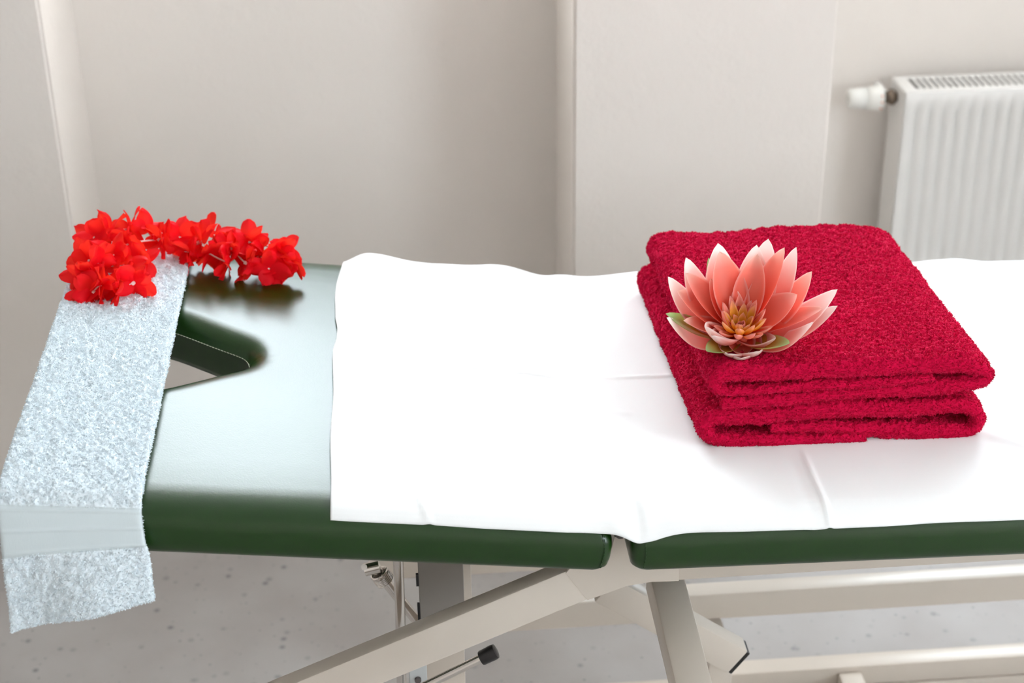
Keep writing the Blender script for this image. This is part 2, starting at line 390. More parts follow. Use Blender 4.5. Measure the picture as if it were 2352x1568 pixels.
pad_head = make_pad('head_pad', -.662, -.0085, HEAD, hole)
pad_body = make_pad('body_pad', .0085, 1.30, -BODY)
def stitches(name, pts, m, parent, r=.0005, on=.0032, off=.0014):
    P = np.array(pts); d = np.r_[0, np.cumsum(np.linalg.norm(np.diff(P, axis=0), axis=1))]; s = 0; bm = bmesh.new()
    while s+on < d[-1]:
        a = [np.interp(s, d, P[:, k]) for k in range(3)]; b = [np.interp(s+on, d, P[:, k]) for k in range(3)]
        add_tube(bm, [a, b], r, 6); s += on+off
    return bm_obj(name, bm, m, parent, smooth=True)
H3 = rot_local([(x, y, -.0212) for x, y in hole], HEAD)
ctr = rot_local([(-.53, .352, -.0212)], HEAD)[0]
H3 = H3+(ctr-H3)/np.linalg.norm(ctr-H3, axis=1)[:, None]*.0006
o = stitches('face_hole_stitching', np.vstack([H3, H3[:1]]), M_STITCH, pad_head); o['label'] = 'pale stitching round the face hole'
for pad, ang, xx in ((pad_head, HEAD, -.0215), (pad_body, -BODY, .0215)):
    pts = rot_local([(xx + .003*math.sin(t*3), y-.0009, z) for t, (y, z) in zip(np.linspace(0, 1, 9), [(PROF[i][0], PROF[i][1]) for i in (4, 5, 6, 7, 7, 8, 8, 9, 9)])], ang)
    stitches('corner_seam', pts, M_DARKSTITCH, pad, .0007, .003, .002)
# frame -------------------------------------------------------------
def bar_px(name, pa, pb, ya, yb, wd, ht, m=M_PAINT, up=(0, 0, 1), parent=couch, bev=.003):
    bm = bmesh.new(); add_bar(bm, aty(*pa, ya), aty(*pb, yb), wd, ht, up); return bm_obj(name, bm, m, parent, bevel=bev, smooth=True)
# long diagonal arm from the hinge down to the left (front face at y = .08)
bm = bmesh.new(); add_bar(bm, (-.66, .0925, -.3985), (-.034, .0925, -.1286), .025, .050); bm_obj('support_arm', bm, M_PAINT, couch, bevel=.003, smooth=True)
bm = bmesh.new(); add_bar(bm, (-.42, .5575, -.2950), (-.035, .5575, -.1290), .025, .050); bm_obj('support_arm', bm, M_PAINT, couch, bevel=.003, smooth=True)
# hinge plate at the joint of the two sections
hp = [(1300, 1318), (1330, 1285), (1405, 1262), (1412, 1235), (1455, 1235), (1462, 1270), (1560, 1290), (1560, 1336), (1496, 1338), (1438, 1348), (1350, 1380)]
for yy in (.0797, .548):
    bm = bmesh.new(); add_prism(bm, [(aty(px, py, .078)[0], aty(px, py, .078)[2]) for px, py in hp], yy, yy+.024)
    bm_obj('hinge_plate', bm, M_PAINT, couch)
bm = bmesh.new(); add_tube(bm, [(0, .03, -.028), (0, .62, -.028)], .006, 16); bm_obj('hinge_rod', bm, M_BROWN, couch, smooth=True)
def sect(x0, x1, y0, y1, z0, z1, ang):
    bm = bmesh.new(); add_box(bm, x0, x1, y0, y1, z0, z1)
    for v in bm.verts: v.co = Vector(rot_local([v.co], ang)[0])
    return bm
for ya, yb, zr in ((.0803, .104, -.134), (.546, .57, -.1145)):
    bm = bmesh.new(); add_prism(bm, [(.012, zr), (1.27, zr), (1.27, -T-.0275), (.012, -T-.0008)], ya, yb)
    bm_obj('side_rail', bm, M_PAINT, couch, bevel=.003, smooth=True)
for xx in (.62, 1.24):
    bm_obj('cross_rail', sect(xx, xx+.03, .078, .572, -.105, -T, -BODY), M_PAINT, couch, bevel=.003, smooth=True)
for ya, yb in ((.12, .145), (.505, .53)):
    bm_obj('head_rail', sect(-.60, -.03, ya, yb, -.088, -T, HEAD), M_PAINT, couch, bevel=.002, smooth=True)
# the two long tubes of the lifting frame seen below the couch
bm = bmesh.new(); add_box(bm, -.22, 1.25, .50, .532, -.525, -.478); bm_obj('frame_tube', bm, M_PAINT, couch, bevel=.003, smooth=True)
bm = bmesh.new(); add_box(bm, .27, 1.25, .60, .635, -.757, -.718); bm_obj('base_tube', bm, M_PAINT, couch, bevel=.003, smooth=True)
bm = bmesh.new(); add_box(bm, -.285, -.03, .58, .60, -.474, -.430); bm_obj('rear_cross_tube', bm, M_PAINT, couch, bevel=.002, smooth=True)
bm = bmesh.new(); add_box(bm, .452, .490, .30, .60, -.765, -.727); bm_obj('base_cross_tube', bm, M_PAINT, couch, bevel=.003, smooth=True)
# leaning leg, upper end further back than the lower one
def leg_face(a, b, wd, th):
    a, b = Vector(a), Vector(b); d = (b-a).normalized(); s = Vector((1, 0, 0)); s = (s-d*s.dot(d)).normalized(); u = s.cross(d)
    if u.z < 0: u = -u
    bm = bmesh.new(); q = [p + s*i*wd/2 - u*j*th for p in (a, b) for i in (-1, 1) for j in (0, 1)]; q = [bm.verts.new(v) for v in q]
    for f in ((0, 1, 3, 2), (4, 6, 7, 5), (0, 4, 5, 1), (2, 3, 7, 6), (0, 2, 6, 4), (1, 5, 7, 3)): bm.faces.new([q[i] for i in f])
    return bm
la = Vector(CAM + ray(1534, 1330)*2.02); lb = Vector(CAM + ray(1594, 1568)*1.90)
bm_obj('lifting_leg', leg_face(la + (la-lb)*.15, lb + (lb-la)*1.3, 0.0425, .04), M_PAINT, couch, bevel=.003, smooth=True)
# brace behind the leg with a black plug
b0, b1 = Vector(aty(1385, 1340, .25)), Vector(aty(1690, 1506, .25))
bm = bmesh.new(); add_bar(bm, b0, b1, .03, .044); bm_obj('brace', bm, M_PAINT, couch, bevel=.003, smooth=True)
d = (b1-b0).normalized(); bm = bmesh.new(); add_bar(bm, b1, b1+d*.005, .028, .040); bm_obj('end_plug', bm, M_BLACK, couch, bevel=.001)
bm = bmesh.new(); pt = Vector(aty(1660, 1508, .42)); add_box(bm, pt.x-.020, pt.x+.016, .42, .60, -.757, pt.z); bm_obj('stub_post', bm, M_PAINT, couch, bevel=.003, smooth=True)
# height post, chrome rods and lever below the head section
bm = bmesh.new(); add_box(bm, -.225, -.172, .20, .25, FLOOR+.04, -.03); bm_obj('height_post', bm, M_PAINT, couch, bevel=.002, smooth=True)
bm = bmesh.new(); add_box(bm, -.2265, -.1705, .196, .200, -.30, -.045); o = bm_obj('post_shade_plate', bm, mat('post_shade_taupe', (.27, .24, .215), .5), couch, bevel=.001)  # upper post front; the pad's shadow is put into its dark colour
for za, zb in ((-.205, -.187), (-.262, -.232)):
    bm = bmesh.new(); add_box(bm, -.2295, -.2262, .1955, .199, za, zb); bm_obj('slot', bm, M_BLACK, o)
bm = bmesh.new(); add_box(bm, -.172, -.160, .212, .24, -.30, -.05); bm_obj('post_flange', bm, M_PAINT, couch, bevel=.001)
bm = bmesh.new(); add_box(bm, -.60, .95, .12, .17, FLOOR, FLOOR+.045); add_box(bm, -.60, .95, .60, .65, FLOOR, FLOOR+.04); bm_obj('base_runners', bm, M_PAINT, couch, bevel=.003)
bm = bmesh.new(); add_box(bm, -.24, -.155, .17, .60, FLOOR, FLOOR+.04); bm_obj('base_crossbar', bm, M_PAINT, couch, bevel=.003)
bm = bmesh.new(); add_tube(bm, [(-.249, .15, -.045), (-.2505, .15, -.20), (-.257, .15, -.42)], .0062, 20); bm_obj('chrome_rod', bm, M_CHROME, couch, smooth=True)
pa, pb = Vector(aty(852, 1292, .25)), Vector(aty(990, 1466, .25))
bm = bmesh.new(); add_tube(bm, [pa, pb], .0068, 20); drod = bm_obj('diagonal_rod', bm, M_CHROME, couch, smooth=True)
dd = (pb-pa).normalized(); s1 = dd.cross(Vector((0, 1, 0))).normalized(); s2 = dd.cross(s1)
bm = bmesh.new(); add_tube(bm, [pa+dd*(.018+.016*t/96)+(s1*math.cos(t*.42)+s2*math.sin(t*.42))*.0115 for t in range(97)], .0014, 6)
bm_obj('coil_spring', bm, M_CHROME, drod, smooth=True)
bm = bmesh.new(); add_tube(bm, [Vector(aty(838, 1308, .245)), Vector(aty(872, 1300, .245))], .0085, 12); add_tube(bm, [Vector(aty(836, 1302, .24)), Vector(aty(836, 1302, .23))], .004, 10)
bm_obj('clamp', bm, M_CHROME, drod, smooth=True)
la_, lb_ = Vector(aty(930, 1597, .02)), Vector(aty(1112, 1508, .02))
bm = bmesh.new(); add_tube(bm, [la_, lb_], .0052, 20); lever = bm_obj('release_lever', bm, M_CHROME, couch, smooth=True)
dl = (lb_-la_).normalized()
bm = bmesh.new(); add_tube(bm, [lb_-dl*.004, lb_-dl*.0025, lb_+dl*.012, lb_+dl*.0155, lb_+dl*.0165], [.0082, .0088, .0092, .0085, .005], 24)
bm_obj('lever_grip', bm, M_BLACK, lever, smooth=True)['label'] = 'black plastic grip'
bm = bmesh.new(); p = aty(955, 1555, .12); add_box(bm, p[0]-.008, p[0]+.014, .12, .124, p[2]-.06, p[2]+.025); lp = bm_obj('lock_plate', bm, M_STEEL, couch, bevel=.001)
bm = bmesh.new(); p = aty(960, 1560, .119); add_tube(bm, [(p[0], .121, p[2]), (p[0], .116, p[2])], .004, 12); bm_obj('bolt', bm, M_BROWN, lp, smooth=True)

# ------------------------------------------------------------------ white sheet
def pad_prof(d):
    xs = [p[0] for p in PROF[:8]][::-1]; zs = [p[1] for p in PROF[:8]][::-1]
    return np.interp(d, xs, zs)
def seg_ridge(x, y, a, b, amp, wd, fade=.25):
    ax, ay = a; bx, by = b; L = math.hypot(bx-ax, by-ay); ux, uy = (bx-ax)/L, (by-ay)/L
    s = ((x-ax)*ux+(y-ay)*uy)/L; d = (x-ax)*(-uy)+(y-ay)*ux
    return amp*np.exp(-(d/wd)**2)*sstep(-.02, fade, s)*sstep(1.02, 1-fade, s)
def make_sheet():
    nx, ny = 520, 300
    us = np.linspace(0, 1, nx)
    # y stations: front hem -> top -> back wrap
    front = [(.0052, -.0125), (.006, -.0112)]
    ys = np.concatenate([np.linspace(.0052, .06, 26), np.linspace(.062, Wd-.052, ny-70), np.linspace(Wd-.05, Wd-.0002, 44)]); ny = len(ys)
    V = np.zeros((ny, nx, 3))
    for j, y in enumerate(ys):
        xl = -.3185 + .0010*math.sin(y*31) + .011*float(sstep(.50, .66, np.array(y))) + .0035*float(sstep(.36, .40, np.array(y)))*float(sstep(.46, .42, np.array(y)))
        V[j, :, 0] = xl + (1.0-xl)*us; V[j, :, 1] = y
    x, y = V[..., 0], V[..., 1]
    base = np.where(x < 0, -x*math.tan(HEAD), x*math.tan(BODY))
    # the cloth spans the gap in a soft fold
    base = base + .0035*np.exp(-(x/.018)**2)
    d = np.minimum(y, Wd-y)
    z = base + pad_prof(np.clip(d, 0, .05)) + .0022
    # puffed back edge of the cloth
    puff = sstep(-.312, -.27, x)*sstep(-.02, -.09, x)
    z += .013*puff*sstep(.42, .60, y)*(1-.25*sstep(.63, .65, y))
    z += .006*sstep(-.32, -.28, x)*sstep(.60, .64, y)*sstep(-.2, -.27, x)
    z += .006*sstep(.04, .12, x)*sstep(.30, .02, x-.1)*sstep(.5, .62, y)
    z += .006*sstep(.5, .62, y)*sstep(.45, .55, x)
    # ironing creases and wrinkles
    z += seg_ridge(x, y, (-.29, .357), (.0, .322), .0022, .0032)
    z += seg_ridge(x, y, (-.285, .345), (.0, .309), -.0012, .006)
    z += seg_ridge(x, y, (0.0, .325), (.60, .335), .0020, .0035, .1)
    z += seg_ridge(x, y, (.231, .155), (.228, -.03), .0022, .0030, .3)
    z += seg_ridge(x, y, (.214, .155), (.212, -.03), -.0010, .008, .3)
    z += seg_ridge(x, y, (-.24, .10), (-.205, -.02), .0018, .004, .3)
    z += seg_ridge(x, y, (-.02, .60), (.0, .05), .0020, .006)
    z += seg_ridge(x, y, (.0, .10), (.03, -.03), -.003, .010)
    z += seg_ridge(x, y, (.03, .07), (.02, -.03), .003, .008)
    z += seg_ridge(x, y, (.47, .36), (.75, .325), .010, .014)
    z += seg_ridge(x, y, (.46, .305), (.72, .285), .005, .010)
    z += seg_ridge(x, y, (.44, .17), (.56, .09), .0035, .010)
    z += seg_ridge(x, y, (.50, .13), (.62, .06), .003, .010)
    z += seg_ridge(x, y, (.42, .60), (.62, .64), .006, .020)
    z += seg_ridge(x, y, (-.26, .62), (-.10, .64), -.005, .012)
    z += seg_ridge(x, y, (-.30, .62), (-.27, .54), .003, .008)
    z += seg_ridge(x, y, (-.28, .31), (-.13, .30), .0012, .006)
    for _ in range(26):
        a = (random.uniform(-.29, .9), random.uniform(.05, .6)); th = random.uniform(-.35, .35); L = random.uniform(.03, .10)
        z += seg_ridge(x, y, a, (a[0]+L*math.cos(th), a[1]+L*math.sin(th)), random.uniform(.0004, .0010), random.uniform(.003, .006))
    env = sstep(0, .04, d)
    z += env*.0014*(vnoise(x*9, y*9, 3)+.5*vnoise(x*22, y*16, 4)) + env*.0011
    # hem line waves along the front
    yy = y - (1-sstep(0, .03, y))*(.0030*vnoise(x*14, y*0, 8)+.002) 
    # hem dips into the joint
    yy = yy + .0045*(1-sstep(0, .03, y))*sstep(0, -.05, x)
    dip = np.exp(-((x-.014)/np.where(x < .014, .019, .032))**2)*(1-sstep(0, .05, y)); z -= .0075*dip; yy = yy - .007*dip
    P = np.stack([x, yy, z], -1).reshape(-1, 3)
    o = mesh('bed_sheet', P, grid_faces(nx, ny), M_SHEET)
    so = o.modifiers.new('thickness', 'SOLIDIFY'); so.thickness = .0011; so.offset = 1
    return o, (ys, V[..., 0], z)
sheet, _ = make_sheet()
tag(sheet, 'white cotton sheet lying across both sections of the green couch', 'sheet')

# ------------------------------------------------------------------ pale blue towel over the head end
def terry(u, v, seed, cell=.0036):
    n = vnoise(u/cell, v/(cell*.75), seed) + .6*vnoise(u/(cell*.5), v/(cell*.5), seed+1) + .8*vnoise(u/(cell*3), v/(cell*2.2), seed+2)
    return n
def make_blue():
    x0, x1 = -.6665, -.5185
    # path across the couch: hanging part in front, over the edge, along the top, over the back
    top = .012
    path = [(-.034, -.100), (-.031, -.082), (-.026, -.060), (-.019, -.038), (-.012, -.019), (-.004, -.003), (.010, .0065), (.030, .0100), (.06, .0115), (.12, .012)]
    path += [(y, .012+.0008*math.sin(y*20)) for y in np.linspace(.17, .58, 12)] + [(.62, .010), (.648, .000), (.662, -.018), (.668, -.045), (.668, -.09)]
    path = even(catmull(path, 12), 860); nv = len(path); nu = 130
    s = np.r_[0, np.cumsum(np.linalg.norm(np.diff(path, axis=0), axis=1))]
    tg = np.gradient(path, axis=0); tg /= np.linalg.norm(tg, axis=1)[:, None]; nr = np.stack([-tg[:, 1], tg[:, 0]], 1)
    u = np.linspace(0, 1, nu)
    U, S = np.meshgrid(u, s)
    hang = sstep(.125, .0, S)                       # 1 at the lower hem
    X = x0+(x1-x0)*U
    # the hanging part turns a little: lower left corner swings out and drops
    X = X + hang*(.018*U + .017*(1-U)) + .0010*vnoise(U*0+3, S*40, 5)*(U-.3) - .010*np.exp(-((S-.145)/.05)**2)*(1-U)*0
    th = .0048*np.minimum(1, np.sqrt(np.clip(1-(2*U-1)**40, 0, 1)))*np.minimum(1, np.sqrt(np.clip(s[:, None]/.004, 0, 1)))
    band = sstep(.063, .066, S)*sstep(.106, .103, S)
    loops = (1-band)*terry(X, S, 11)*.0017
    lines = sum(.0012*np.exp(-((S-c)/.0012)**2) for c in (.0675, .0845, .101))
    pile = sstep(.125, .16, S)*.25+.75
    def side(sign):
        P = path[:, None, :] + nr[:, None, :]*((th*sign + (loops*pile if sign > 0 else 0) + (lines if sign > 0 else 0) - .0012*band*(sign > 0))[..., None])
        y, z = P[..., 0], P[..., 1]
        z = z - hang*.046*(1-U)*1.0 + hang*.004*np.sin(U*3.1)
        y = y - .003*hang*(1-U) + hang*.006*np.sin(U*7+.6)*(1-band)
        # slope of the head section
        return np.stack([X, y, z], -1)
    A, B = side(1), side(-1)
    V = np.concatenate([A.reshape(-1, 3), B.reshape(-1, 3)])
    F = grid_faces(nu, nv); off = nu*nv; F += [tuple(i+off for i in f[::-1]) for f in grid_faces(nu, nv)]
    for j in range(nv-1):
        for i in (0, nu-1):
            a = j*nu+i; q = (a, a+nu, a+nu+off, a+off); F.append(q if i == 0 else q[::-1])
    for i in range(nu-1):
        for j in (0, nv-1):
            a = j*nu+i; q = (a+1, a, a+off, a+1+off); F.append(q if j == 0 else q[::-1])
    V = rot_local(V, HEAD); F = np.array(F)
    top_q = V[F[:(nu-1)*(nv-1)]]; kb = (1-band)[:-1, :-1].ravel()*.98+.0
    P, Nq = scatter(top_q, 5, 620000, kb)
    if Nq[:, 2].mean() < 0: Nq = -Nq
    eq = V[F[2*(nu-1)*(nv-1):2*(nu-1)*(nv-1)+2*(nv-1)]]; P2, N2 = scatter(eq, 6, 500000); N2 = N2*np.sign(N2[:, :1])*np.sign(P2[:, :1]+.59)
    PV, PT = terry_pile(np.vstack([P, P2]), np.vstack([Nq, N2]), .0026, .0009, (0, -.12, -.1), 7)
    o = fast_mesh('hand_towel', np.vstack([V, PV]), F, PT+len(V), M_BLUE); o.data.materials.append(M_BAND)
    mi = np.zeros(len(o.data.polygons), np.int32); bm_ = (band[:-1, :-1].ravel() > .5); mi[:len(bm_)] = bm_; o.data.polygons.foreach_set('material_index', mi)
    return o
blue = make_blue()
tag(blue, 'pale blue terry towel laid across the head end of the couch, hanging over the front', 'towel')

# ------------------------------------------------------------------ two folded crimson towels
def make_folded(name, pts, seed, back_dx, yf, yb, label, lift=.0):
    # pts: (px, py, half thickness in px) of the folded layers as seen on the front face
    P = np.array([(aty(px, py, .165)[0], aty(px, py, .165)[2], h*.00064) for px, py, h in pts])
    P = even(catmull(P, 14), 560); n = len(P)
    tg = np.gradient(P[:, :2], axis=0); tg /= np.linalg.norm(tg, axis=1)[:, None]; nr = np.stack([-tg[:, 1], tg[:, 0]], 1)
    sl = np.r_[0, np.cumsum(np.linalg.norm(np.diff(P[:, :2], axis=0), axis=1))]
    # closed outline: forward on one side, back on the other, round ends
    e = np.minimum(1, np.sqrt(np.clip(np.minimum(sl, sl[-1]-sl)/.003, 0.0, 1)))
    K = 300; rr = .008
    t = np.linspace(0, 1, 17)
    ys = np.concatenate([yf+rr*(1-np.cos(t*math.pi/2)), np.linspace(yf+rr, yb-rr, K)[1:-1], yb-rr*(1-np.sin(t*math.pi/2))])
    tf = np.concatenate([np.sin(t*math.pi/2), np.ones(K-2), np.cos(t*math.pi/2)])
    rows = []
    zc = P[:, 1].mean(); 
    for k, (y, f) in enumerate(zip(ys, tf)):
        h = P[:, 2]*e*f
        q = (y-yf)/(yb-yf)
        wob = .0022*vnoise(P[:, 0]*14+7, np.full(n, y*9.), seed+9)*(P[:, 1]-P[:, 1].min())/.04
        yl = (.0035*vnoise(sl*8, sl*0+2.5, seed+3) if q < .5 else 0)*(1-min(1, q*6))
        A = P[:, :2]+nr*h[:, None]; B = P[:, :2]-nr*h[:, None]
        ring = np.concatenate([A, B[::-1]]); w2 = np.concatenate([wob, wob[::-1]]); y2 = y+np.concatenate([np.broadcast_to(yl, n), np.broadcast_to(yl, n)[::-1]])
        s2 = np.concatenate([sl, sl[::-1]+.5]); nn = np.concatenate([nr, -nr[::-1]])
        tr = terry(s2, np.full(2*n, y), seed, .0034)*.0017*min(1, f*1.2)
        ring = ring+nn*tr[:, None]
        rows.append(np.stack([ring[:, 0]+back_dx*q, y2, ring[:, 1]+w2], 1))
    V = np.concatenate(rows); m = 2*n; F = grid_faces(m, len(rows), True)
    ns = len(F)
    for r in (0, len(rows)-1):
        for i in range(n-1):
            a = r*m+i; b = r*m+m-1-i; q = (a, a+1, b-1, b); F.append(q[::-1] if r == 0 else q)
    F = np.array(F); V[:, 2] += lift
    # pile only where the cloth lies open to the air
    side_p = np.concatenate([P[:, :2]+nr*P[:, 2:3], (P[:, :2]-nr*P[:, 2:3])[::-1]]); side_n = np.concatenate([nr, -nr[::-1]])
    q = side_p+side_n*.007; dist = np.linalg.norm(q[:, None]-P[None, :, :2], axis=2)-P[None, :, 2]; open_ = (dist.min(1) > .0035).astype(float)
    kr = np.repeat(np.clip((ys[:-1] < yf+.02).astype(float)*.8, 0, 1), m); keep = np.maximum(np.tile(open_, len(rows)-1), kr)
    Q = V[F[:ns]]; PP, NN = scatter(Q, seed, 520000, keep)
    cen_ = P[:, :2].mean(0)
    i = np.random.default_rng(1).integers(0, ns, 4000)   # outward orientation test on the outer shell
    tst = np.cross(Q[:, 1]-Q[:, 0], Q[:, 3]-Q[:, 0]); up_i = np.argmax(Q[:, 0, 2]); 
    if tst[up_i, 2] < 0: NN = -NN
    PV, PT = terry_pile(PP, NN, .0027, .0009, (0, -.15, -.1), seed+1)
    o = fast_mesh(name, np.vstack([V, PV]), F, PT+len(V), M_RED); return tag(o, label, 'towel', None)
low = [(1986, 1003, 10), (1900, 1005, 12), (1800, 1008, 13), (1715, 1010, 13), (1655, 1008, 13), (1628, 998, 13), (1617, 979, 14), (1632, 963, 15), (1665, 956, 17), (1750, 955, 17), (1850, 944, 17), (1960, 940, 18), (2080, 938, 17), (2165, 930, 16), (2212, 929, 15), (2238, 943, 14), (2244, 965, 13), (2230, 985, 13), (2190, 991, 16), (2120, 990, 19), (2040, 988, 17), (1960, 985, 13), (1880, 981, 11), (1765, 982, 10)]
upr = [(2142, 866, 10.5), (2060, 874, 11), (1961, 881, 10.5), (1814, 890, 10), (1715, 898, 10), (1668, 900, 10), (1645, 891, 12), (1642, 873, 14), (1668, 860, 16), (1730, 857, 17), (1814, 856, 17.5), (1961, 846, 17.5), (2100, 838, 17), (2190, 838, 17), (2235, 843, 15), (2262, 855, 12), (2262, 868, 11), (2230, 879, 13), (2170, 887, 15), (2090, 896, 15), (1961, 903, 13), (1814, 915, 13), (1700, 923, 12), (1652, 927, 12)]
t_low = make_folded('bath_towel', low, 21, -.012, .154, .565, 'crimson terry towel, the lower of the folded stack on the sheet', .002)
t_up = make_folded('bath_towel', upr, 41, -.014, .154, .538, 'crimson terry towel, upper of the folded stack, carrying the pink water lily', .003)

# ------------------------------------------------------------------ pink water lily
def petal_mat(name, ramp, edge, rough=.45):
    m = mat(name, (1, .5, .5), rough, .3)
    N, L, b = nodes(m); pass
    uv = N.new('ShaderNodeUVMap'); sp = N.new('ShaderNodeSeparateXYZ'); L.new(uv.outputs[0], sp.inputs[0])
    r = N.new('ShaderNodeValToRGB'); cr = r.color_ramp
    while len(cr.elements) < len(ramp): cr.elements.new(.5)
    for e, (p, c) in zip(cr.elements, ramp): e.position = p; e.color = (*c, 1)
    L.new(sp.outputs[1], r.inputs[0])
    # pale rim
    a = N.new('ShaderNodeMath'); a.operation = 'SUBTRACT'; a.inputs[1].default_value = .5; L.new(sp.outputs[0], a.inputs[0])
    ab = N.new('ShaderNodeMath'); ab.operation = 'ABSOLUTE'; L.new(a.outputs[0], ab.inputs[0])
    rr = N.new('ShaderNodeMapRange'); rr.inputs[1].default_value = .40; rr.inputs[2].default_value = .5; rr.inputs[3].default_value = 0; rr.inputs[4].default_value = .45; L.new(ab.outputs[0], rr.inputs[0])
    mx = N.new('ShaderNodeMixRGB'); mx.inputs[2].default_value = (*edge, 1); L.new(rr.outputs[0], mx.inputs[0]); L.new(r.outputs[0], mx.inputs[1]); L.new(mx.outputs[0], b.inputs['Base Color'])
    tr = N.new('ShaderNodeBsdfTranslucent'); L.new(mx.outputs[0], tr.inputs[0]); ms = N.new('ShaderNodeMixShader'); ms.inputs[0].default_value = .58
    L.new(b.outputs[0], ms.inputs[1]); L.new(tr.outputs[0], ms.inputs[2]); L.new(ms.outputs[0], N['Material Output'].inputs[0])
    return m
M_PET = petal_mat('lily_petal', [(0, (.90, .03, .01)), (.22, (.96, .10, .04)), (.50, (.98, .25, .17)), (.80, (1, .44, .36)), (1, (1, .80, .72))], (1, .82, .78))
M_PETW = petal_mat('lily_petal_outer', [(0, (.90, .05, .03)), (.30, (.93, .20, .14)), (.62, (.96, .46, .40)), (.9, (1, .86, .82)), (1, (1, .93, .90))], (1, .92, .90))
M_INNER = petal_mat('lily_inner_petal', [(0, (.95, .22, .02)), (.35, (.98, .36, .04)), (.60, (.97, .42, .30)), (1, (.98, .55, .50))], (1, .62, .55))
M_YEL = petal_mat('lily_yellow_petal', [(0, (1, .20, .0)), (.30, (1, .48, .0)), (.62, (1, .58, .10)), (1, (.98, .60, .48))], (1, .62, .45))
M_SEP = petal_mat('lily_sepal', [(0, (.75, .22, .02)), (.55, (.70, .42, .08)), (.9, (.52, .62, .30)), (1, (.55, .68, .40))], (.50, .66, .36))
ztop = .0965
tv = np.array([v.co[:] for v in t_up.data.vertices])
for _ in range(3):
    p = atb(1700, 772, ztop); near = tv[np.hypot(tv[:, 0]-p[0], tv[:, 1]-p[1]) < .02]; ztop = float(np.percentile(near[:, 2], 98)) - p[0]*math.tan(BODY)
LB = Vector(atb(1700, 772, ztop+.009))             # heart of the flower
lily = thing('water_lily', 'pink artificial water lily lying on the folded crimson towels', 'flower', LB)
AXIS = Vector((-.05, -.22, 1)).normalized()
def petal(name, base, tip, width, cup, bow, m, nu=13, nv=22, th=.0012, round_=.98, roll=0., inward=None):
    base, tip = Vector(base), Vector(tip); d = tip-base; L = d.length; dn = d.normalized()
    side = dn.cross(AXIS); width *= 1.15
    if side.length < .1: side = Vector((1, 0, 0))
    side.normalize()
    if roll: side = Matrix.Rotation(roll, 3, dn) @ side
    nrm = side.cross(dn).normalized()
    if nrm.dot(AXIS) < 0: nrm = -nrm
    V = []; UV = []
    for sgn in (1, -1):
        for j in range(nv):
            s = j/(nv-1)
            wv = (math.sin(math.pi*min(1, s**round_))**.72)*(1-.0*s) if s < 1 else 0
            wv = max(wv, .28*(1-s/.25)) if s < .25 else wv
            hw = width/2*wv
            c = base + d*s - nrm*(bow*L*math.sin(math.pi*s))
            for i in range(nu):
                u = -1+2*i/(nu-1)
                cc = cup*hw*(u*u)
                t = th/2*(1-u**6)*min(1, (1-s)*18+.15)
                V.append(c + side*(u*hw*(1-.25*cup*u*u)) + nrm*(cc + sgn*t)); UV.append((i/(nu-1), s))
    F = grid_faces(nu, nv); off = nu*nv; F += [tuple(i+off for i in f[::-1]) for f in grid_faces(nu, nv)]
    for j in range(nv-1):
        for i in (0, nu-1):
            a = j*nu+i; q = (a, a+nu, a+nu+off, a+off); F.append(q if i == 0 else q[::-1])
    for i in range(nu-1):
        for j in (0, nv-1):
            a = j*nu+i; F.append((a+1, a, a+off, a+1+off))
    return mesh(name, V, F, m, lily, uv=UV)
def tip_at(px, py, L, far):                         # point at distance L from the heart on a line of sight
    r = Vector(ray(px, py)); o = Vector(CAM)-LB; a = r.dot(r); b = 2*o.dot(r); c = o.dot(o)-L*L; D = b*b-4*a*c
    if D < 0: t = -b/(2*a); p = Vector(CAM)+r*t; return p
    t = (-b+(math.sqrt(D) if far else -math.sqrt(D)))/(2*a); return Vector(CAM)+r*t
outer = [ # px, py, length, far, width, cup, bow
 ('A', 1649, 558, .112, 1, .040, .45, .10, 1), ('B', 1575, 591, .108, 1, .036, .45, .10, 1), ('C', 1534, 635, .100, 1, .036, .45, .10, 1),
 ('E', 1765, 548, .117, 1, .038, .45, .10, 1), ('D', 1738, 562, .106, 1, .036, .5, .10, 1), ('G', 1829, 567, .117, 1, .030, .6, .10, 1), ('H', 1865, 623, .106, 1, .036, .45, .08, 0),
 ('J', 1924, 664, .118, 1, .038, .40, .08, 1), ('K', 1924, 702, .112, 0, .034, .40, .08, 1), ('M', 1531, 729, .092, 0, .036, .5, .12, 1), ('L', 1869, 740, .095, 0, .034, .5, .12, 1)]
for n_, px, py, L, far, wdt, cup, bow, whit in outer:
    petal('petal', LB-AXIS*.004, tip_at(px, py, L, far), wdt, cup*.12, bow*1.5, M_PETW if whit else M_PET)
mid = [(1653, 577, .100, 1, .041, .5, .10), (1575, 627, .094, 1, .036, .5, .10), (1556, 668, .086, 1, .042, .5, .12), (1740, 583, .096, 1, .036, .5, .1), (1802, 568, .106, 1, .030, .6, .10),
       (1631, 640, .070, 1, .034, .55, .12), (1831, 676, .076, 0, .044, .35, .10), (1891, 707, .098, 0, .030, .45, .08), (1570, 736, .072, 0, .030, .5, .12), (1752, 655, .054, 1, .018, .3, .10), (1688, 662, .050, 1, .018, .3, .1)]
for px, py, L, far, wdt, cup, bow in mid:
    petal('petal', LB+AXIS*.005, tip_at(px, py, L, far), wdt, cup*.8, bow*.5, M_PET)
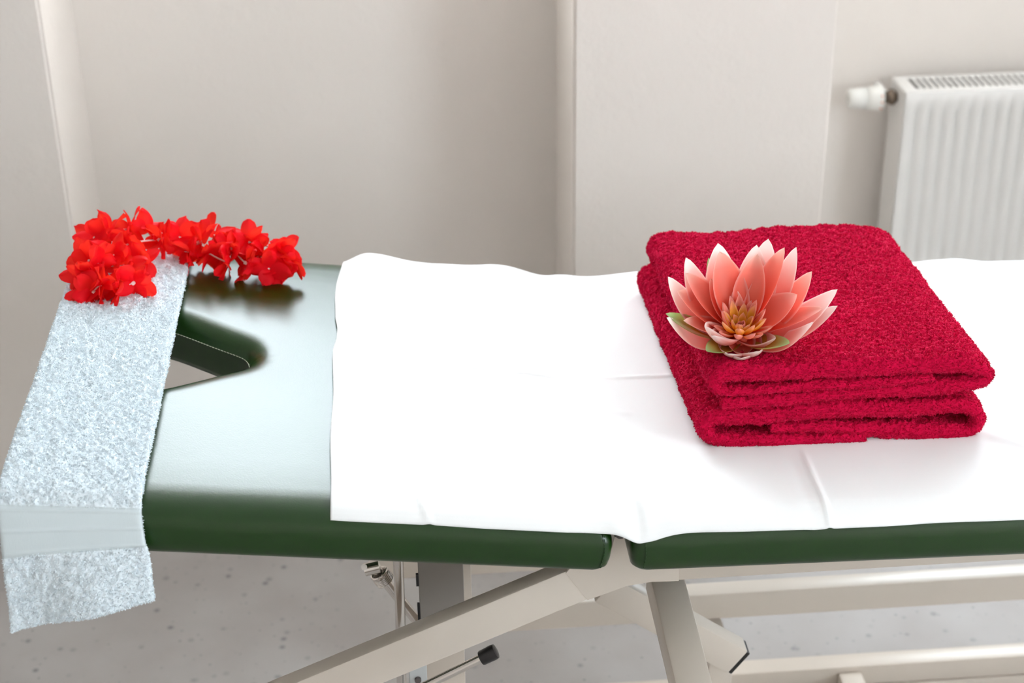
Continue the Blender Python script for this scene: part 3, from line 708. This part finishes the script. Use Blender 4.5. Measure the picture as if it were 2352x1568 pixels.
# the low front petals, curled up towards the heart
petal('petal', LB, tip_at(1618, 748, .060, 0), .034, .7, .22, M_PETW)
petal('petal', LB, tip_at(1633, 770, .055, 0), .030, .8, .20, M_PETW)
front_pts = [((1672, 812), .044, .044, .5, .34), ((1702, 822), .043, .050, .5, .38), ((1745, 806), .046, .046, .5, .34), ((1782, 776), .050, .036, .6, .24)]
for (px, py), L, wdt, cup, bow in front_pts:
    petal('petal', LB+AXIS*.001, tip_at(px, py, L, 0), wdt, cup, bow, M_PETW, th=.0022, round_=.55)
# sepals underneath
for px, py, L, far, wdt in ((1529, 720, .092, 0, .030), (1627, 592, .104, 1, .028), (1622, 806, .058, 0, .030), (1814, 788, .072, 0, .030)):
    petal('sepal', LB-AXIS*.004, tip_at(px, py, L, far), wdt, .4, .10, M_SEP)['label'] = 'green and orange sepal'
# small petals round the heart
X3 = Vector((1, 0, 0)); E1 = (X3-AXIS*X3.dot(AXIS)).normalized(); E2 = AXIS.cross(E1)
for ring, (cnt, Lr, el, wdt, mm) in enumerate(((13, .038, 38, .0115, M_INNER), (8, .035, 54, .0120, M_YEL), (6, .023, 68, .011, M_YEL), (5, .0150, 80, .0095, M_INNER))):
    for k in range(cnt):
        a = 2*math.pi*(k+.5*(ring % 2))/cnt + random.uniform(-.12, .12); e = math.radians(el+random.uniform(-5, 5)+(24 if ring == 0 and math.sin(a) > -.1 else 8 if ring == 1 and math.sin(a) > 0 else 0))
        dr = (E1*math.cos(a)+E2*math.sin(a))
        b0_ = LB+AXIS*.007+dr*.002*(4-ring)
        petal('inner_petal', b0_, b0_+(dr*math.cos(e)+AXIS*math.sin(e))*Lr*random.uniform(.88, 1.08), wdt, .7, .12, mm, nu=7, nv=10, th=.0009, round_=.95)
bm = bmesh.new(); add_tube(bm, [LB-AXIS*.006, LB-AXIS*.003, LB+AXIS*.004, LB+AXIS*.009], [.010, .013, .010, .004], 20); bm_obj('flower_heart', bm, mat('lily_heart', (.9, .12, .06), .5), lily, smooth=True)

# ------------------------------------------------------------------ red flower garland
M_LEI = bpy.data.materials.new('red_silk'); M_LEI.use_nodes = True
def lei_nodes():
    N, L, b = nodes(M_LEI); b.inputs['Base Color'].default_value = (1, .002, .018, 1); b.inputs['Roughness'].default_value = .6; b.inputs['Specular IOR Level'].default_value = .25
    tr = N.new('ShaderNodeBsdfTranslucent'); tr.inputs[0].default_value = (1, .06, .025, 1); mx = N.new('ShaderNodeMixShader'); mx.inputs[0].default_value = .42
    L.new(b.outputs[0], mx.inputs[1]); L.new(tr.outputs[0], mx.inputs[2]); L.new(mx.outputs[0], N['Material Output'].inputs[0])
lei_nodes()
M_LEIC = mat('garland_tube', (.95, .80, .76), .5)
LEI = [(308, 648, .034), (272, 664, .030), (232, 655, .036), (212, 668, .028), (196, 636, .036), (204, 598, .040), (222, 606, .050), (262, 585, .050), (216, 545, .048), (250, 532, .052), (296, 560, .048), (322, 600, .034), (285, 610, .036), (300, 526, .050), (345, 528, .050), (372, 552, .040), (412, 545, .044), (432, 578, .030), (462, 555, .040), (490, 540, .045), (482, 582, .030), (532, 572, .036), (528, 602, .024), (572, 556, .044), (570, 606, .026), (606, 578, .036), (616, 616, .024), (648, 574, .040), (664, 596, .030), (640, 606, .024)]
cen = [Vector(ath(px, py, z)) for px, py, z in LEI]
mid_ = sum(cen, Vector())/len(cen)
lei = thing('flower_garland', 'garland of bright red fabric flowers lying on the far corner of the head end', 'garland', (-.52, .58, .062))
order = [0, 1, 2, 3, 4, 5, 8, 9, 13, 14, 16, 19, 23, 27, 28, 29, 26, 25, 24, 21, 22, 20, 18, 17, 15, 10, 7, 6, 12, 11, 0]
sp = even3 = catmull([tuple(cen[i]) for i in order], 8)
bm = bmesh.new(); add_tube(bm, [tuple(p) for p in sp], .0011, 6, caps=False); bm_obj('string', bm, M_LEIC, lei, smooth=True)
def flower_mesh(seed):
    r = random.Random(seed); V = []; F = []
    for layer in range(2):
        n = 5 if layer == 0 else 4; a0 = r.uniform(0, 6.28)
        for k in range(n):
            a = a0+2*math.pi*k/n+r.uniform(-.15, .15); L = r.uniform(.026, .033)*(1 if layer == 0 else .9); wd = r.uniform(.018, .024); el = r.uniform(-.5, 1.15)+layer*.25
            curl = r.uniform(-.9, 1.2); tw = r.uniform(-1.1, 1.1); off = len(V); nu, nv = 7, 9
            for j in range(nv):
                s = j/(nv-1); hw = wd/2*((math.sin(math.pi*min(.985, .06+.80*s**.9)))**.8); 
                if s > .82: hw *= math.sqrt(max(0, 1-((s-.82)/.19)**2))
                ang = el+curl*(s-.3)*s; rad_ = L*s*math.cos(el*.8)+.0015; h = L*(s*math.sin(el)+.35*curl*s*s)*.8 + layer*.002
                for i in range(nu):
                    u = -1+2*i/(nu-1); t = tw*s
                    x = rad_; y = u*hw*math.cos(t); z = h+u*hw*math.sin(t)+.0020*math.sin(u*4+seed+k)*s-.0035*u*u*s
                    V.append((x*math.cos(a)-y*math.sin(a), x*math.sin(a)+y*math.cos(a), z))
            F += grid_faces(nu, nv, off=off)
    return V, F
FL = []
for s in range(10):
    V, F = flower_mesh(100+s); me = bpy.data.meshes.new('flower'); me.from_pydata(V, [], F); me.materials.append(M_LEI)
    for p in me.polygons: p.use_smooth = True
    FL.append(me)
bmc = bmesh.new(); add_tube(bmc, [(0, 0, -.006), (0, 0, .006)], .0024, 12); me_c = bpy.data.meshes.new('bead'); bmc.to_mesh(me_c); bmc.free(); me_c.materials.append(M_LEIC)
for i, c in enumerate(cen):
    k = order.index(i); a, b = cen[order[k-1]] if k else cen[order[-2]], cen[order[k+1]]
    tg = (b-a).normalized(); tg = (tg*(1 if tg.y < .2 else -1) + Vector((random.uniform(-.6, .6), random.uniform(-1.3, .1), random.uniform(-.2, 1.2)))).normalized()
    q = tg.to_track_quat('Z', 'Y').to_matrix().to_4x4() @ Matrix.Rotation(random.uniform(0, 6.28), 4, 'Z')
    o = bpy.data.objects.new('flower', FL[i % 10]); C.objects.link(o); o.parent = lei
    o.matrix_local = Matrix.Translation(c-lei.location) @ q
    if i % 3 == 0: bd = bpy.data.objects.new('bead', me_c); C.objects.link(bd); bd.parent = o
